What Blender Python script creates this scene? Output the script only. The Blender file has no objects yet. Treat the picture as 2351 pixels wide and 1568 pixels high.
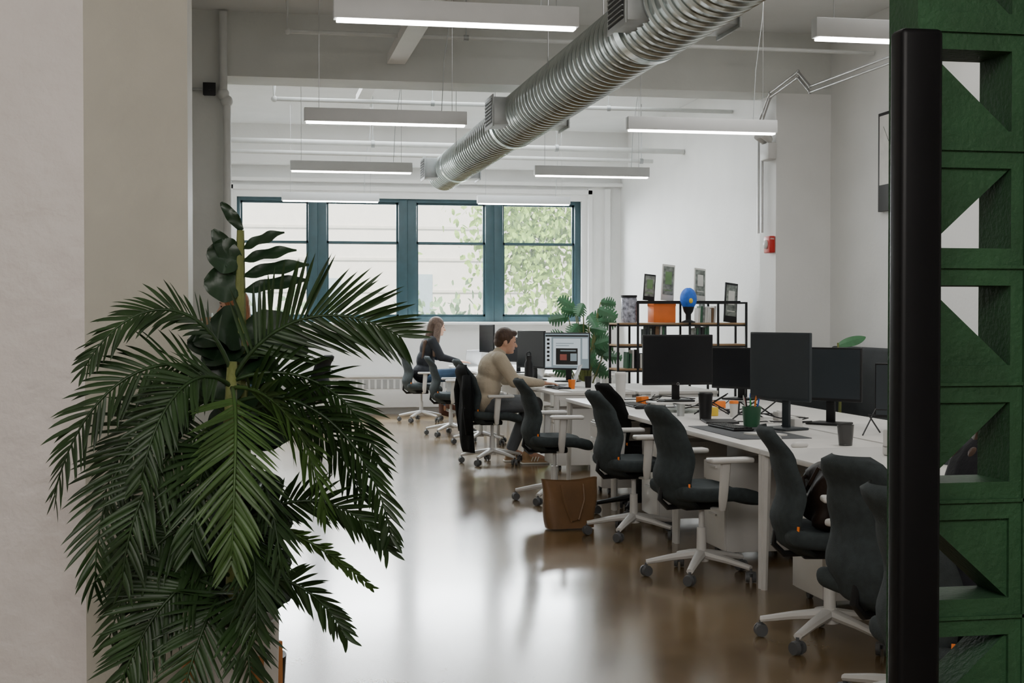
import bpy, bmesh, math, random
from mathutils import Vector, Matrix, Euler
R=random.Random(7)
sc=bpy.context.scene
col=sc.collection
pi=math.pi
# ---------------------------------------------------------------- materials
def M(name,c,rough=.5,metal=0,var=.08,scale=8,bump=0,bscale=60,emit=None,es=0,coat=0,trans=0,alpha=1,stretch=None,rvar=0,bdist=.01,spec=.5):
    m=bpy.data.materials.new(name); m.use_nodes=True
    nt=m.node_tree; b=nt.nodes['Principled BSDF']
    tc=nt.nodes.new('ShaderNodeTexCoord'); mp=nt.nodes.new('ShaderNodeMapping')
    nt.links.new(tc.outputs['Object'],mp.inputs[0])
    if stretch: mp.inputs['Scale'].default_value=stretch
    n=nt.nodes.new('ShaderNodeTexNoise'); n.inputs['Scale'].default_value=scale; n.inputs['Detail'].default_value=4
    nt.links.new(mp.outputs[0],n.inputs['Vector'])
    r=nt.nodes.new('ShaderNodeValToRGB')
    r.color_ramp.elements[0].position=.3; r.color_ramp.elements[1].position=.7
    r.color_ramp.elements[0].color=tuple(max(0,x*(1-var)) for x in c)+(1,)
    r.color_ramp.elements[1].color=tuple(min(1,x*(1+var)) for x in c)+(1,)
    nt.links.new(n.outputs['Fac'],r.inputs[0]); nt.links.new(r.outputs[0],b.inputs['Base Color'])
    b.inputs['Roughness'].default_value=rough; b.inputs['Metallic'].default_value=metal
    b.inputs['Specular IOR Level'].default_value=spec
    if coat: b.inputs['Coat Weight'].default_value=coat; b.inputs['Coat Roughness'].default_value=.1
    if trans: b.inputs['Transmission Weight'].default_value=trans
    if alpha<1: b.inputs['Alpha'].default_value=alpha
    if emit: b.inputs['Emission Color'].default_value=tuple(emit)+(1,); b.inputs['Emission Strength'].default_value=es
    if bump:
        n2=nt.nodes.new('ShaderNodeTexNoise'); n2.inputs['Scale'].default_value=bscale; n2.inputs['Detail'].default_value=5
        nt.links.new(mp.outputs[0],n2.inputs['Vector'])
        bp=nt.nodes.new('ShaderNodeBump'); bp.inputs['Strength'].default_value=bump; bp.inputs['Distance'].default_value=bdist
        nt.links.new(n2.outputs['Fac'],bp.inputs['Height']); nt.links.new(bp.outputs[0],b.inputs['Normal'])
    if rvar:
        mr=nt.nodes.new('ShaderNodeMapRange'); mr.inputs['To Min'].default_value=max(0,rough-rvar); mr.inputs['To Max'].default_value=rough+rvar
        nt.links.new(n.outputs['Fac'],mr.inputs['Value']); nt.links.new(mr.outputs[0],b.inputs['Roughness'])
    return m
wallw=M('wall_paint',(.78,.78,.76),.6,var=.03,scale=2,bump=.15,bscale=30)
ceilm=M('ceiling_paint',(.74,.75,.74),.7,var=.04,scale=2,bump=.2,bscale=20)
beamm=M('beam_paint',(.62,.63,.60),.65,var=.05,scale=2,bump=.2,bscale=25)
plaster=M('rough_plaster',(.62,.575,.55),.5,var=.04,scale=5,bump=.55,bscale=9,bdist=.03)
plaster_shade=M('shaded_plaster',(.47,.45,.385),.55,var=.04,scale=4,bump=.4,bscale=12,bdist=.018)  # darker olive copy of the plaster, shade of the turned faces painted in
teal=M('teal_frame',(.019,.054,.066),.45,var=.1)
white=M('white_laminate',(.72,.70,.67),.35,var=.02)
whitep=M('white_plastic',(.64,.63,.61),.4,var=.03)
lampw=M('lamp_housing',(.66,.67,.67),.45,var=.03)
lampe=M('lamp_tube',(1,1,1),.5,emit=(1,.98,.94),es=14)
galv=M('galvanised_steel',(.50,.55,.54),.24,1,var=.15,scale=6,rvar=.06)
galvd=M('box_metal',(.40,.42,.42),.45,.6,var=.1)
pipew=M('painted_pipe',(.60,.61,.59),.4,var=.05)
steel=M('conduit',(.5,.5,.5),.3,.8)
black=M('black_plastic',(.009,.009,.010),.5,var=.15,spec=.35)
blackm=M('black_metal',(.0025,.0025,.003),.42,0,var=.2,scale=3,spec=.15)
screenoff=M('dark_screen',(.006,.007,.009),.25,var=.1,spec=.35)
slate=M('slate_screen_back',(.028,.036,.043),.45,var=.05)
fabric=M('slate_fabric',(.044,.055,.058),.85,var=.15,scale=30,bump=.3,bscale=300,spec=.25)
fabricb=M('black_fabric',(.007,.0075,.008),.9,var=.2,scale=20,bump=.4,bscale=200,spec=.2)
casterm=M('caster_grey',(.09,.095,.10),.5)
orange=M('orange_tag',(.9,.22,.02),.5)
wood=M('oak_shelf',(.36,.22,.11),.5,var=.25,scale=5,stretch=(1,12,12))
woodo=M('orange_wood',(.42,.17,.05),.45,var=.25,scale=5,stretch=(10,10,1))
leather=M('tan_leather',(.19,.10,.042),.5,var=.15,scale=6,bump=.15,bscale=90)
leatherd=M('dark_leather',(.020,.011,.007),.65,var=.2,bump=.3,bscale=40,spec=.3)
green=M('green_block',(.017,.052,.022),.6,var=.2,scale=7,bump=.35,bscale=90,spec=.22)
palmd=M('palm_dark',(.017,.041,.011),.45,var=.4,scale=9,spec=.35)
palml=M('palm_light',(.038,.080,.018),.45,var=.35,scale=9,spec=.35)
figm=M('fig_leaf',(.011,.030,.012),.38,var=.3,scale=10,bump=.2,bscale=20,spec=.4)
monm=M('monstera_leaf',(.03,.12,.045),.4,var=.25,scale=9)
stem=M('plant_stem',(.13,.15,.04),.6,var=.25,bump=.4,bscale=60)
trunkm=M('plant_trunk',(.10,.07,.035),.8,var=.3,bump=.6,bscale=50)
soil=M('soil',(.03,.02,.012),.95,var=.3)
skin=M('skin',(.60,.34,.23),.5,var=.06)
sweat=M('beige_sweatshirt',(.47,.40,.30),.9,var=.08,bump=.3,bscale=80)
jeansg=M('grey_jeans',(.11,.12,.13),.85,var=.12,bump=.2,bscale=120)
jeansb=M('blue_jeans',(.05,.10,.18),.85,var=.15,bump=.2,bscale=120)
blackt=M('black_jumper',(.009,.010,.014),.9,var=.2,bump=.2,bscale=80)
hairb=M('brown_hair',(.06,.028,.014),.5,var=.35,scale=40,stretch=(1,1,.2),bump=.5,bscale=90)
hairl=M('light_brown_hair',(.075,.046,.032),.6,var=.5,scale=50,stretch=(3,3,.3),bump=.5,bscale=90,spec=.3)
haira=M('auburn_hair',(.28,.10,.03),.5,var=.4,scale=50,stretch=(3,3,.3),bump=.5,bscale=90)
shoem=M('tan_suede',(.40,.25,.13),.8,var=.1)
whitest=M('white_stripe',(.8,.78,.72),.6)
boot=M('brown_boot',(.10,.035,.02),.5)
red=M('alarm_red',(.55,.02,.015),.4)
bluem=M('blue_knit',(.02,.14,.65),.6,var=.3,scale=15)
orangeb=M('orange_box',(.85,.18,.02),.5)
yellow=M('yellow_plastic',(.8,.55,.05),.4)
paper=M('paper',(.72,.71,.67),.6)
papg=M('print_grey',(.20,.22,.20),.5,var=.6,scale=25)
silver=M('silver_aluminium',(.55,.56,.58),.3,.8)
glassm=M('clear_glass',(.9,.95,.95),.05,trans=.9)
juice=M('orange_juice',(.85,.35,.04),.3)
pane=M('window_glass',(.9,.95,.96),.02,alpha=.08)
gcup=M('green_cup',(.03,.12,.06),.4)
scr_w=M('screen_light',(.3,.33,.36),.4,emit=(.50,.58,.62),es=.6,var=.02)
scr_m=M('screen_mid',(.1,.13,.14),.4,emit=(.20,.25,.28),es=.6)
scr_b=M('screen_blue',(.3,.4,.6),.4,emit=(.40,.50,.72),es=1,var=.1)
scr_d=M('screen_dark',(.02,.02,.02),.3)
scr_r=M('screen_red',(.2,.06,.05),.3,emit=(.3,.1,.08),es=.2)
sofa=M('charcoal_felt',(.036,.041,.043),.9,var=.1,bump=.3,bscale=200)
facade=M('white_siding',(.76,.71,.62),.8,var=.04)
facline=M('siding_shadow',(.62,.58,.50),.8)
facwin=M('neighbour_glass',(.34,.42,.45),.3)
ground=M('outside_ground',(.25,.25,.22),.9)
foliage=M('tree_foliage',(.24,.38,.07),.6,var=.5,scale=3)
foliage2=M('bush_foliage',(.17,.29,.13),.6,var=.4,scale=3)
def floor_mat():
    m=bpy.data.materials.new('polished_concrete'); m.use_nodes=True; nt=m.node_tree; b=nt.nodes['Principled BSDF']
    tc=nt.nodes.new('ShaderNodeTexCoord')
    n=nt.nodes.new('ShaderNodeTexNoise'); n.inputs['Scale'].default_value=1.1; n.inputs['Detail'].default_value=8; n.inputs['Roughness'].default_value=.65
    n2=nt.nodes.new('ShaderNodeTexNoise'); n2.inputs['Scale'].default_value=60; n2.inputs['Detail'].default_value=3
    for q in (n,n2): nt.links.new(tc.outputs['Object'],q.inputs['Vector'])
    r=nt.nodes.new('ShaderNodeValToRGB'); e=r.color_ramp.elements
    e[0].position=.32; e[0].color=(.115,.070,.027,1); e[1].position=.70; e[1].color=(.27,.20,.11,1)
    x=e.new(.5); x.color=(.185,.118,.050,1)
    nt.links.new(n.outputs['Fac'],r.inputs[0])
    r2=nt.nodes.new('ShaderNodeValToRGB'); r2.color_ramp.elements[0].position=.35; r2.color_ramp.elements[1].position=.7
    r2.color_ramp.elements[0].color=(.82,.82,.82,1); r2.color_ramp.elements[1].color=(1.14,1.14,1.14,1)
    nt.links.new(n2.outputs['Fac'],r2.inputs[0])
    mx=nt.nodes.new('ShaderNodeMixRGB'); mx.blend_type='MULTIPLY'; mx.inputs[0].default_value=1
    nt.links.new(r.outputs[0],mx.inputs[1]); nt.links.new(r2.outputs[0],mx.inputs[2]); nt.links.new(mx.outputs[0],b.inputs['Base Color'])
    mr=nt.nodes.new('ShaderNodeMapRange'); mr.inputs['To Min'].default_value=.15; mr.inputs['To Max'].default_value=.27
    nt.links.new(n.outputs['Fac'],mr.inputs['Value']); nt.links.new(mr.outputs[0],b.inputs['Roughness'])
    b.inputs['Coat Weight'].default_value=.35; b.inputs['Coat Roughness'].default_value=.13
    bp=nt.nodes.new('ShaderNodeBump'); bp.inputs['Strength'].default_value=.04; bp.inputs['Distance'].default_value=.02
    nt.links.new(n.outputs['Fac'],bp.inputs['Height']); nt.links.new(bp.outputs[0],b.inputs['Normal'])
    return m
floorm=floor_mat()
# ---------------------------------------------------------------- mesh builder
class MB:
    def __init__(s): s.bm=bmesh.new(); s.mi=0
    def _m(s,verts):
        for v in verts:
            for f in v.link_faces: f.material_index=s.mi
    def box(s,c,sz,rot=(0,0,0),bev=0,seg=2):
        mt=Matrix.Translation(c)@Euler(rot).to_matrix().to_4x4()@Matrix.Diagonal((sz[0],sz[1],sz[2],1))
        r=bmesh.ops.create_cube(s.bm,size=1,matrix=mt); s._m(r['verts'])
        if bev:
            es=set(e for v in r['verts'] for e in v.link_edges)
            bmesh.ops.bevel(s.bm,geom=list(es),offset=bev,segments=seg,affect='EDGES',profile=.5)
        return s
    def cyl(s,p,q,r1,r2=None,seg=16):
        p=Vector(p);q=Vector(q);d=q-p
        mt=Matrix.Translation((p+q)/2)@d.to_track_quat('Z','Y').to_matrix().to_4x4()
        r=bmesh.ops.create_cone(s.bm,cap_ends=True,segments=seg,radius1=r1,radius2=r1 if r2 is None else r2,depth=d.length,matrix=mt); s._m(r['verts']); return s
    def sph(s,c,r,rot=(0,0,0),seg=16):
        if not hasattr(r,'__len__'): r=(r,r,r)
        mt=Matrix.Translation(c)@Euler(rot).to_matrix().to_4x4()@Matrix.Diagonal((r[0],r[1],r[2],1))
        o=bmesh.ops.create_uvsphere(s.bm,u_segments=seg,v_segments=max(6,seg*2//3),radius=1,matrix=mt); s._m(o['verts']); return s
    def cap(s,p,q,r1,r2,seg=12):
        s.cyl(p,q,r1,r2,seg); s.sph(p,r1,seg=seg); s.sph(q,r2,seg=seg); return s
    def tube(s,pts,r,seg=8,flat=1):
        pts=[Vector(p) for p in pts]; n=len(pts); rs=r if hasattr(r,'__len__') else [r]*n
        rings=[]; up=Vector((0,0,1)); 
        t0=(pts[1]-pts[0]).normalized()
        a=t0.orthogonal().normalized() if abs(t0.z)>.95 else t0.cross(up).normalized()
        for i in range(n):
            t=(pts[min(n-1,i+1)]-pts[max(0,i-1)]).normalized()
            a=(a-t*a.dot(t)).normalized(); b=t.cross(a)
            rings.append([s.bm.verts.new(pts[i]+(a*math.cos(k*2*pi/seg)+b*flat*math.sin(k*2*pi/seg))*rs[i]) for k in range(seg)])
        for i in range(n-1):
            for k in range(seg):
                f=s.bm.faces.new((rings[i][k],rings[i][(k+1)%seg],rings[i+1][(k+1)%seg],rings[i+1][k])); f.material_index=s.mi
        for rg in (rings[0][::-1],rings[-1]):
            f=s.bm.faces.new(rg); f.material_index=s.mi
        return s
    def lathe(s,prof,c=(0,0,0),seg=24):
        c=Vector(c); rings=[]
        for r,z in prof: rings.append([s.bm.verts.new(c+Vector((max(r,.0004)*math.cos(k*2*pi/seg),max(r,.0004)*math.sin(k*2*pi/seg),z))) for k in range(seg)])
        for i in range(len(rings)-1):
            for k in range(seg):
                f=s.bm.faces.new((rings[i][k],rings[i][(k+1)%seg],rings[i+1][(k+1)%seg],rings[i+1][k])); f.material_index=s.mi
        return s
    def grid(s,f,nu,nv,wrap=False):
        g=[[s.bm.verts.new(f(i/nu,j/nv)) for j in range(nv+1)] for i in range(nu+1)]
        for i in range(nu):
            for j in range(nv):
                q=s.bm.faces.new((g[i][j],g[i+1][j],g[i+1][j+1],g[i][j+1])); q.material_index=s.mi
        return s
    def poly(s,pts):
        f=s.bm.faces.new([s.bm.verts.new(p) for p in pts]); f.material_index=s.mi; return s
    def prism(s,pts,d):
        d=Vector(d); a=[s.bm.verts.new(p) for p in pts]; b=[s.bm.verts.new(Vector(p)+d) for p in pts]; n=len(a)
        fs=[s.bm.faces.new(a[::-1]),s.bm.faces.new(b)]+[s.bm.faces.new((a[i],a[(i+1)%n],b[(i+1)%n],b[i])) for i in range(n)]
        for f in fs: f.material_index=s.mi
        return s
    def weld(s,d=.0005): bmesh.ops.remove_doubles(s.bm,verts=s.bm.verts,dist=d); return s
    def obj(s,name,mats,parent=None,loc=(0,0,0),rot=(0,0,0),smooth=35,normals=True):
        if normals: bmesh.ops.recalc_face_normals(s.bm,faces=s.bm.faces)
        me=bpy.data.meshes.new(name); s.bm.to_mesh(me); s.bm.free()
        for m in (mats if isinstance(mats,(list,tuple)) else [mats]): me.materials.append(m)
        if smooth:
            me.shade_smooth()
            if smooth<180: me.set_sharp_from_angle(angle=math.radians(smooth))
        o=bpy.data.objects.new(name,me); col.objects.link(o); o.parent=parent; o.location=loc; o.rotation_euler=rot
        return o
def L(o,label,cat,group=None,kind=None):
    o['label']=label; o['category']=cat
    if group: o['group']=group
    if kind: o['kind']=kind
    return o
def E(name,label,cat,loc=(0,0,0),rz=0,group=None):
    o=bpy.data.objects.new(name,None); col.objects.link(o); o.location=loc; o.rotation_euler=(0,0,rz); o.empty_display_size=.1
    return L(o,label,cat,group)
def clone(o,loc=None,rz=None,parent=None,label=None):
    n=o.copy(); col.objects.link(n)
    if parent is not None: n.parent=parent
    if loc is not None: n.location=loc
    if rz is not None: n.rotation_euler=(0,0,rz)
    if label: n['label']=label
    for ch in o.children: clone(ch,parent=n)
    return n
def lerp(tab,v):
    for (a,x),(b,y) in zip(tab,tab[1:]):
        if v<=b:
            t=(v-a)/(b-a); t=t*t*(3-2*t); return x+(y-x)*t
    return tab[-1][1]
# ---------------------------------------------------------------- structure
XR,XL,YB,ZC=5.47,-.78,20.2,4.1
def struct(name,mb,mat,label,smooth=0):
    o=mb.obj(name,mat,smooth=smooth); L(o,label,'room structure',kind='structure'); return o
struct('floor',MB().box((2.3,8.6,-.05),(9.6,23.8,.1)),floorm,'polished amber-brown concrete floor of the office')
struct('ceiling',MB().box((2.3,8.6,ZC+.05),(9.6,23.8,.1)),ceilm,'white painted concrete ceiling')
struct('wall_right',MB().box((XR+.1,8.6,ZC/2),(.2,23.6,ZC)),wallw,'plain white painted side wall')
struct('wall_left',MB().box((XL-.1,12.8,ZC/2),(.2,14.7,ZC)),wallw,'white painted side wall behind the column')
struct('wall_front',MB().box((1.6,-3.1,ZC/2),(8.0,.2,ZC)),wallw,'plain white lobby wall behind the viewpoint')
struct('wall_left_lobby',MB().box((-2.3,.95,ZC/2),(.2,7.9,ZC)),wallw,'plain white lobby side wall')
WX0,WX1,WZ0,WZ1=-.16,4.87,1.33,3.12
mb=MB()
mb.box(((XL+WX0)/2,YB+.15,ZC/2),(WX0-XL,.3,ZC)); mb.box(((XR+WX1)/2,YB+.15,ZC/2),(XR-WX1,.3,ZC))
mb.box(((WX0+WX1)/2,YB+.15,WZ0/2),(WX1-WX0,.3,WZ0)); mb.box(((WX0+WX1)/2,YB+.15,(WZ1+ZC)/2),(WX1-WX0,.3,ZC-WZ1))
struct('wall_back',mb,wallw,'white wall around the wide office window')
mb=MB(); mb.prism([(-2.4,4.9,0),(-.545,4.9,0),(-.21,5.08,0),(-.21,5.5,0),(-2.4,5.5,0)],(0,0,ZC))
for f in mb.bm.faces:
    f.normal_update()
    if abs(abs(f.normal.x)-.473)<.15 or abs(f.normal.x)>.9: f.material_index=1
o=mb.obj('wall_column_near',[plaster,plaster_shade],smooth=0); L(o,'thick rough plastered column beside the potted palm','column',kind='structure')
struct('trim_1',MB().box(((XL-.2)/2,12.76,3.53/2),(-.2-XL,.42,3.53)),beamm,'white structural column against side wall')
struct('trim_2',MB().box(((4.92+XR)/2,12.76,3.53/2),(XR-4.92,.42,3.53)),wallw,'white structural column against side wall')
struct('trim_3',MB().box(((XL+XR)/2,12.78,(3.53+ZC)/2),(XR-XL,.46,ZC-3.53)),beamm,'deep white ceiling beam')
struct('trim_4',MB().box(((XL+XR)/2,YB-.2,(3.56+ZC)/2),(XR-XL,.4,ZC-3.56)).box(((XL+XR)/2,YB-.06,3.36),(XR-XL,.12,.05)),wallw,'white ceiling beam above the window')
mb=MB().box((WX0-.08,YB-.03,2.2),(.06,.06,2.2)).box((WX1+.12,YB-.03,2.2),(.06,.06,2.2)).box(((WX0+WX1)/2+.02,YB-.03,3.25),(5.3,.06,.06)).box((5.25,YB-.04,1.65),(.08,.08,3.3))
struct('trim_5',mb,wallw,'white moulding framing the window recess')
struct('trim_6',MB().box(((WX0+WX1)/2,YB-.05,WZ0-.02),(WX1-WX0+.3,.2,.04),bev=.008),wallw,'white window sill')
struct('baseboard_back',MB().box(((XL+XR)/2,YB-.02,.06),(XR-XL,.04,.12)),wallw,'white baseboard along window wall')
struct('baseboard_right',MB().box((XR-.012,16.5,.06),(.024,7,.12)),wallw,'white baseboard along side wall')
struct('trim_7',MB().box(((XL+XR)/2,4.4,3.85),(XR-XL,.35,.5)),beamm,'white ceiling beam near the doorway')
bays=[(-.16,.98),(.98,2.28),(2.28,3.56),(3.56,4.87)]
for i,(a,b) in enumerate(bays):
    w=E('window_%d'%(i+1),'teal framed double-hung window with bright daylight outside','window',(0,0,0)); w['kind']='structure'
    fl=.13 if i else .05; fr=.13 if i<3 else .09
    mb=MB(); y=YB+.12; zc=(WZ0+WZ1)/2; h=WZ1-WZ0
    mb.box((a+fl/2,y,zc),(fl,.12,h),bev=.006).box((b-fr/2,y,zc),(fr,.12,h),bev=.006)
    mb.box(((a+b)/2,y,WZ1-.025),(b-a-.01,.11,.05)).box(((a+b)/2,y,WZ0+.04),(b-a-.01,.11,.08))
    mb.obj('frame',teal,w)
    for zz0,zz1,yy in ((WZ0+.08,2.5,y-.015),(2.46,WZ1-.05,y+.02)):
        mb=MB(); t=.03
        mb.box((a+fl+t/2,yy,(zz0+zz1)/2),(t,.035,zz1-zz0)).box((b-fr-t/2,yy,(zz0+zz1)/2),(t,.035,zz1-zz0))
        mb.box(((a+fl+b-fr)/2,yy,zz1-t/2),(b-a-fl-fr,.035,t)).box(((a+fl+b-fr)/2,yy,zz0+t/2),(b-a-fl-fr,.035,t))
        mb.obj('sash',teal,w)
        MB().box(((a+fl+b-fr)/2,yy,(zz0+zz1)/2),(b-a-fl-fr-.05,.004,zz1-zz0-.05)).obj('glass_pane',pane,w,smooth=0)
# ---------------------------------------------------------------- outside
mb=MB(); mb.box((6,33,2),(30,.4,14)); mb.mi=1
for k in range(20): mb.box((6,32.78,-4+k*.75),(30,.03,.06))
mb.mi=2
for xx,zz in ((-.1,.9),(1.75,1.2),(3.9,1.3),(8.2,1.6)): mb.box((xx,32.77,zz),(.75,.06,2.2))
L(mb.obj('neighboring_building',[facade,facline,facwin],smooth=0),'pale sided building across the street','building')
L(MB().box((6,40,-5),(60,39,.2)).obj('street_ground',ground,smooth=0),'grey ground outside the window','ground',kind='structure')
def foliage_tree(name,label,base,clumps,n,size,mat):
    e=E(name,label,'tree' if 'tree' in name else 'bush',base)
    MB().tube([(0,0,0),(.1,0,2),(-.1,.1,4),(.1,0,6)],[.14,.12,.09,.04]).obj('trunk',trunkm,e)
    mb=MB()
    for _ in range(n):
        c,r=R.choice(clumps)
        d=Vector((R.gauss(0,.5),R.gauss(0,.5),R.gauss(0,.5)))
        p=Vector(c)+Vector((d.x*r[0],d.y*r[1],d.z*r[2]))
        q=Euler((R.uniform(0,6),R.uniform(0,6),R.uniform(0,6))).to_matrix()
        s=size*R.uniform(.6,1.3)
        mb.poly([p+q@Vector(v)*s for v in ((-1,0,0),(-.3,.5,.1),(.5,.4,0),(1,0,-.1),(.4,-.5,0),(-.4,-.45,.1))])
    o=mb.obj('foliage',mat,e,smooth=0,normals=False); return e
foliage_tree('tree','leafy sunlit street tree outside the window',(6.2,26,-4.9),[((-.2,0,7),(1.1,.7,1.6)),((.3,.2,5.2),(1.2,.7,1.4)),((-.9,0,8.3),(1.3,.6,.8)),((.9,0,6.2),(.8,.6,1.5)),((-1.1,0,7.6),(.9,.5,.9))],5200,.08,foliage)
foliage_tree('bush','dense green shrub outside the window',(3.9,30.3,-4.9),[((0,0,5.6),(1.2,.4,.9)),((-1.3,0,5.2),(1.2,.4,.8)),((-3,0,5.6),(1.0,.4,.9)),((1,0,5.2),(1.0,.4,1.2))],3800,.10,foliage2)
# ---------------------------------------------------------------- radiator
e=E('radiator','long white baseboard radiator cover with slotted grille','radiator',(0,0,0))
MB().box((2.3,YB-.12,.32),(6.0,.2,.44),bev=.01).box((2.3,YB-.13,.55),(6.04,.24,.03),bev=.008).obj('cover',whitep,e)
mb=MB()
for k in range(66): mb.box((-.6+k*.09,YB-.222,.44),(.06,.012,.13))
mb.obj('grille',M('grille_shadow',(.32,.32,.31),.6),e,smooth=0)
# ---------------------------------------------------------------- pendant lamps
first=None
for x in (1.02,3.5):
    for y in (17.7,14.06,10.49,6.85,3.2):
        if first is None:
            p=E('pendant_lamp','long slim grey linear pendant lamp on thin wires','pendant lamp',(x,y,2.86),group='linear pendant lamps')
            MB().box((0,0,.055),(1.22,.075,.10),bev=.004).obj('housing',lampw,p)
            MB().box((0,0,-.001),(1.19,.06,.014),bev=.003).obj('lamp_tube',lampe,p)
            for sx in (-.5,.5): MB().cyl((sx,0,.1),(sx,0,1.24),.0025,seg=6).obj('suspension_wire',steel,p)
            MB().tube([(.42,0,.1),(.44,0,.5),(.5,.02,.9),(.52,0,1.24)],.003,6).obj('power_cord',galvd,p)
            first=p
        else: clone(first,(x,y,2.86))
# ---------------------------------------------------------------- duct
DX,DZ=2.27,3.09
e=E('ventilation_duct','large galvanised spiral air duct hanging below the ceiling','duct',(DX,0,DZ))
def duct(y0,y1,r):
    mb=MB(); seg=48; pitch=.115; prof=[]
    n=int((y1-y0)/pitch)
    for i in range(n):
        yy=y0+i*pitch
        prof+= [(yy,r),(yy+pitch*.72,r),(yy+pitch*.79,r+.013),(yy+pitch*.93,r+.013),(yy+pitch*.99,r)]
    rings=[]
    for yy,rr in prof:
        ring=[]
        for k in range(seg):
            a=k*2*pi/seg
            y_=min(max(yy+pitch*(math.sin(a*.5)**2)*.9-.05,y0),y1)
            ring.append(mb.bm.verts.new((rr*math.cos(a),y_,rr*math.sin(a))))
        rings.append(ring)
    for i in range(len(rings)-1):
        for k in range(seg): mb.bm.faces.new((rings[i][k],rings[i][(k+1)%seg],rings[i+1][(k+1)%seg],rings[i+1][k]))
    mb.bm.faces.new(rings[0]); mb.bm.faces.new(rings[-1][::-1])
    return mb.obj('duct_section',galv,e,smooth=30)
duct(2.0,7.7,.212); duct(7.7,11.9,.203); duct(11.9,16.3,.186)
for yy in (7.7,11.9,15.2):
    MB().cyl((0,yy-.05,0),(0,yy+.05,0),.228 if yy<8 else .220 if yy<12 else .202,seg=48).obj('coupling_collar',galv,e)
for yy in (3.4,7.3,11.35,15.8):
    for sx in (-1,1):
        g=MB().box((sx*.235,yy,.0),(.16,.34,.22),bev=.004).box((sx*.315,yy,0),(.012,.38,.26),bev=.002).obj('side_outlet',galvd,e)
        mb=MB()
        mb.box((sx*.318,yy,0),(.01,.32,.20)); 
        mb.mi=1
        for k in range(7): mb.box((sx*.325,yy,-.085+k*.028),(.012,.31,.006))
        mb.obj('outlet_grille',[black,galvd],g,smooth=0)
for yy in (5.5,9.6,14):
    for sx in (-1,1): MB().cyl((sx*.2,yy,0),(sx*.2,yy,1.01),.004,seg=6).obj('hanger_rod',steel,e)
# ---------------------------------------------------------------- pipes
def pipe(name,pts,r,mat,label,clamps=()):
    e=E(name,label,'pipe',pts[0]); o=Vector(pts[0])
    q=[Vector(p)-o for p in pts]
    MB().tube(q,r,12).obj('pipe_run',mat,e)
    for p in q[1:-1]: MB().sph(p,r*1.5,seg=12).obj('elbow',mat,e)
    for c in clamps:
        c=Vector(c)-o
        MB().cyl(c,c+Vector((0,0,ZC-c.z-o.z)),.004,seg=6).cyl(c-Vector((.02,0,0)),c+Vector((.02,0,0)),r*1.35,seg=12).obj('pipe_hanger',galvd,e)
    return e
pipe('sprinkler_pipe',[(.32,11.6,4.08),(.32,11.6,3.75),(5.46,11.6,3.75)],.018,pipew,'thin white sprinkler pipe crossing under ceiling',[(1.8,11.6,3.75),(3.6,11.6,3.75)])
pipe('sprinkler_pipe',[(.28,15.3,3.92),(.28,15.3,3.76),(5.46,15.3,3.76)],.024,pipew,'thin white sprinkler pipe with upturned end',[(2.0,15.3,3.76),(4.0,15.3,3.76)])
pipe('heating_pipe',[(-.77,17.1,3.53),(5.46,17.1,3.51)],.034,pipew,'thick white pipe crossing below the ceiling',[(1.5,17.1,3.52),(3.8,17.1,3.52)])
pipe('heating_pipe',[(-.77,17.1,3.40),(5.05,17.1,3.38)],.026,pipew,'thinner white pipe running beneath another pipe',[(4.9,17.1,3.38)])
pipe('riser_pipe',[(-.21,12.50,4.08),(-.21,12.50,3.36),(-.18,12.50,3.30),(-.18,12.50,.02)],.036,pipew,'white vertical riser pipe beside the column')
pipe('conduit',[(-.77,12.51,3.40),(-.38,12.51,3.40)],.012,galvd,'short grey conduit leading to junction box')
L(MB().box((-.33,12.515,3.40),(.1,.07,.1),bev=.005).box((-.33,12.475,3.40),(.11,.012,.11),bev=.003).cyl((-.33,12.47,3.40),(-.33,12.46,3.40),.012).obj('junction_box',black),'small dark electrical junction box on conduit','electrical box')
for dy in (0,.1):
    pipe('conduit',[(4.87,12.78+dy,2.22),(4.87,12.78+dy,3.3),(4.82,12.45,3.47+dy*.4),(4.83,11.8,3.55+dy*.5),(4.82,11.5,3.37+dy*.5),(4.82,9.9,3.35+dy*.5),(4.82,7.5,3.4+dy*.5)],.012,steel,'bent steel electrical conduit on the column')
L(MB().box((1.30,10.2,3.69),(.16,4.5,.05)).box((1.23,10.2,3.72),(.012,4.5,.08)).box((1.37,10.2,3.72),(.012,4.5,.08)).cyl((1.3,9,3.7),(1.3,9,4.1),.006).cyl((1.3,12,3.7),(1.3,12,4.1),.006).obj('cable_tray',white),'white metal cable tray hanging from ceiling','cable tray')
L(MB().box((1.30,15.0,3.92),(.14,2.6,.05)).box((1.24,15,3.95),(.012,2.6,.07)).box((1.36,15,3.95),(.012,2.6,.07)).cyl((1.3,15,3.9),(1.3,15,4.1),.006).obj('cable_tray',whitep),'white metal cable tray hanging from ceiling','cable tray')
L(MB().lathe([(0,0),(.05,0),(.075,.02),(.08,.05),(.08,.06),(0,.06)],(1.7,16.2,4.035)).obj('smoke_detector',whitep),'round white smoke detector on ceiling','smoke detector')
e=E('fire_alarm','red wall-mounted fire alarm horn strobe on column','fire alarm',(4.92,12.64,2.10))
MB().box((-.03,0,0),(.06,.15,.16),bev=.01).obj('housing',red,e)
MB().sph((-.065,0,.0),(.022,.045,.045),seg=14).obj('strobe_lens',whitep,e)
t=bpy.data.curves.new('lettering','FONT'); t.body='FIRE'; t.size=.022; t.extrude=.001; t.align_x='CENTER'
to=bpy.data.objects.new('tmp',t); col.objects.link(to); tm=bpy.data.meshes.new_from_object(to.evaluated_get(bpy.context.evaluated_depsgraph_get())); bpy.data.objects.remove(to)
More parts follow.
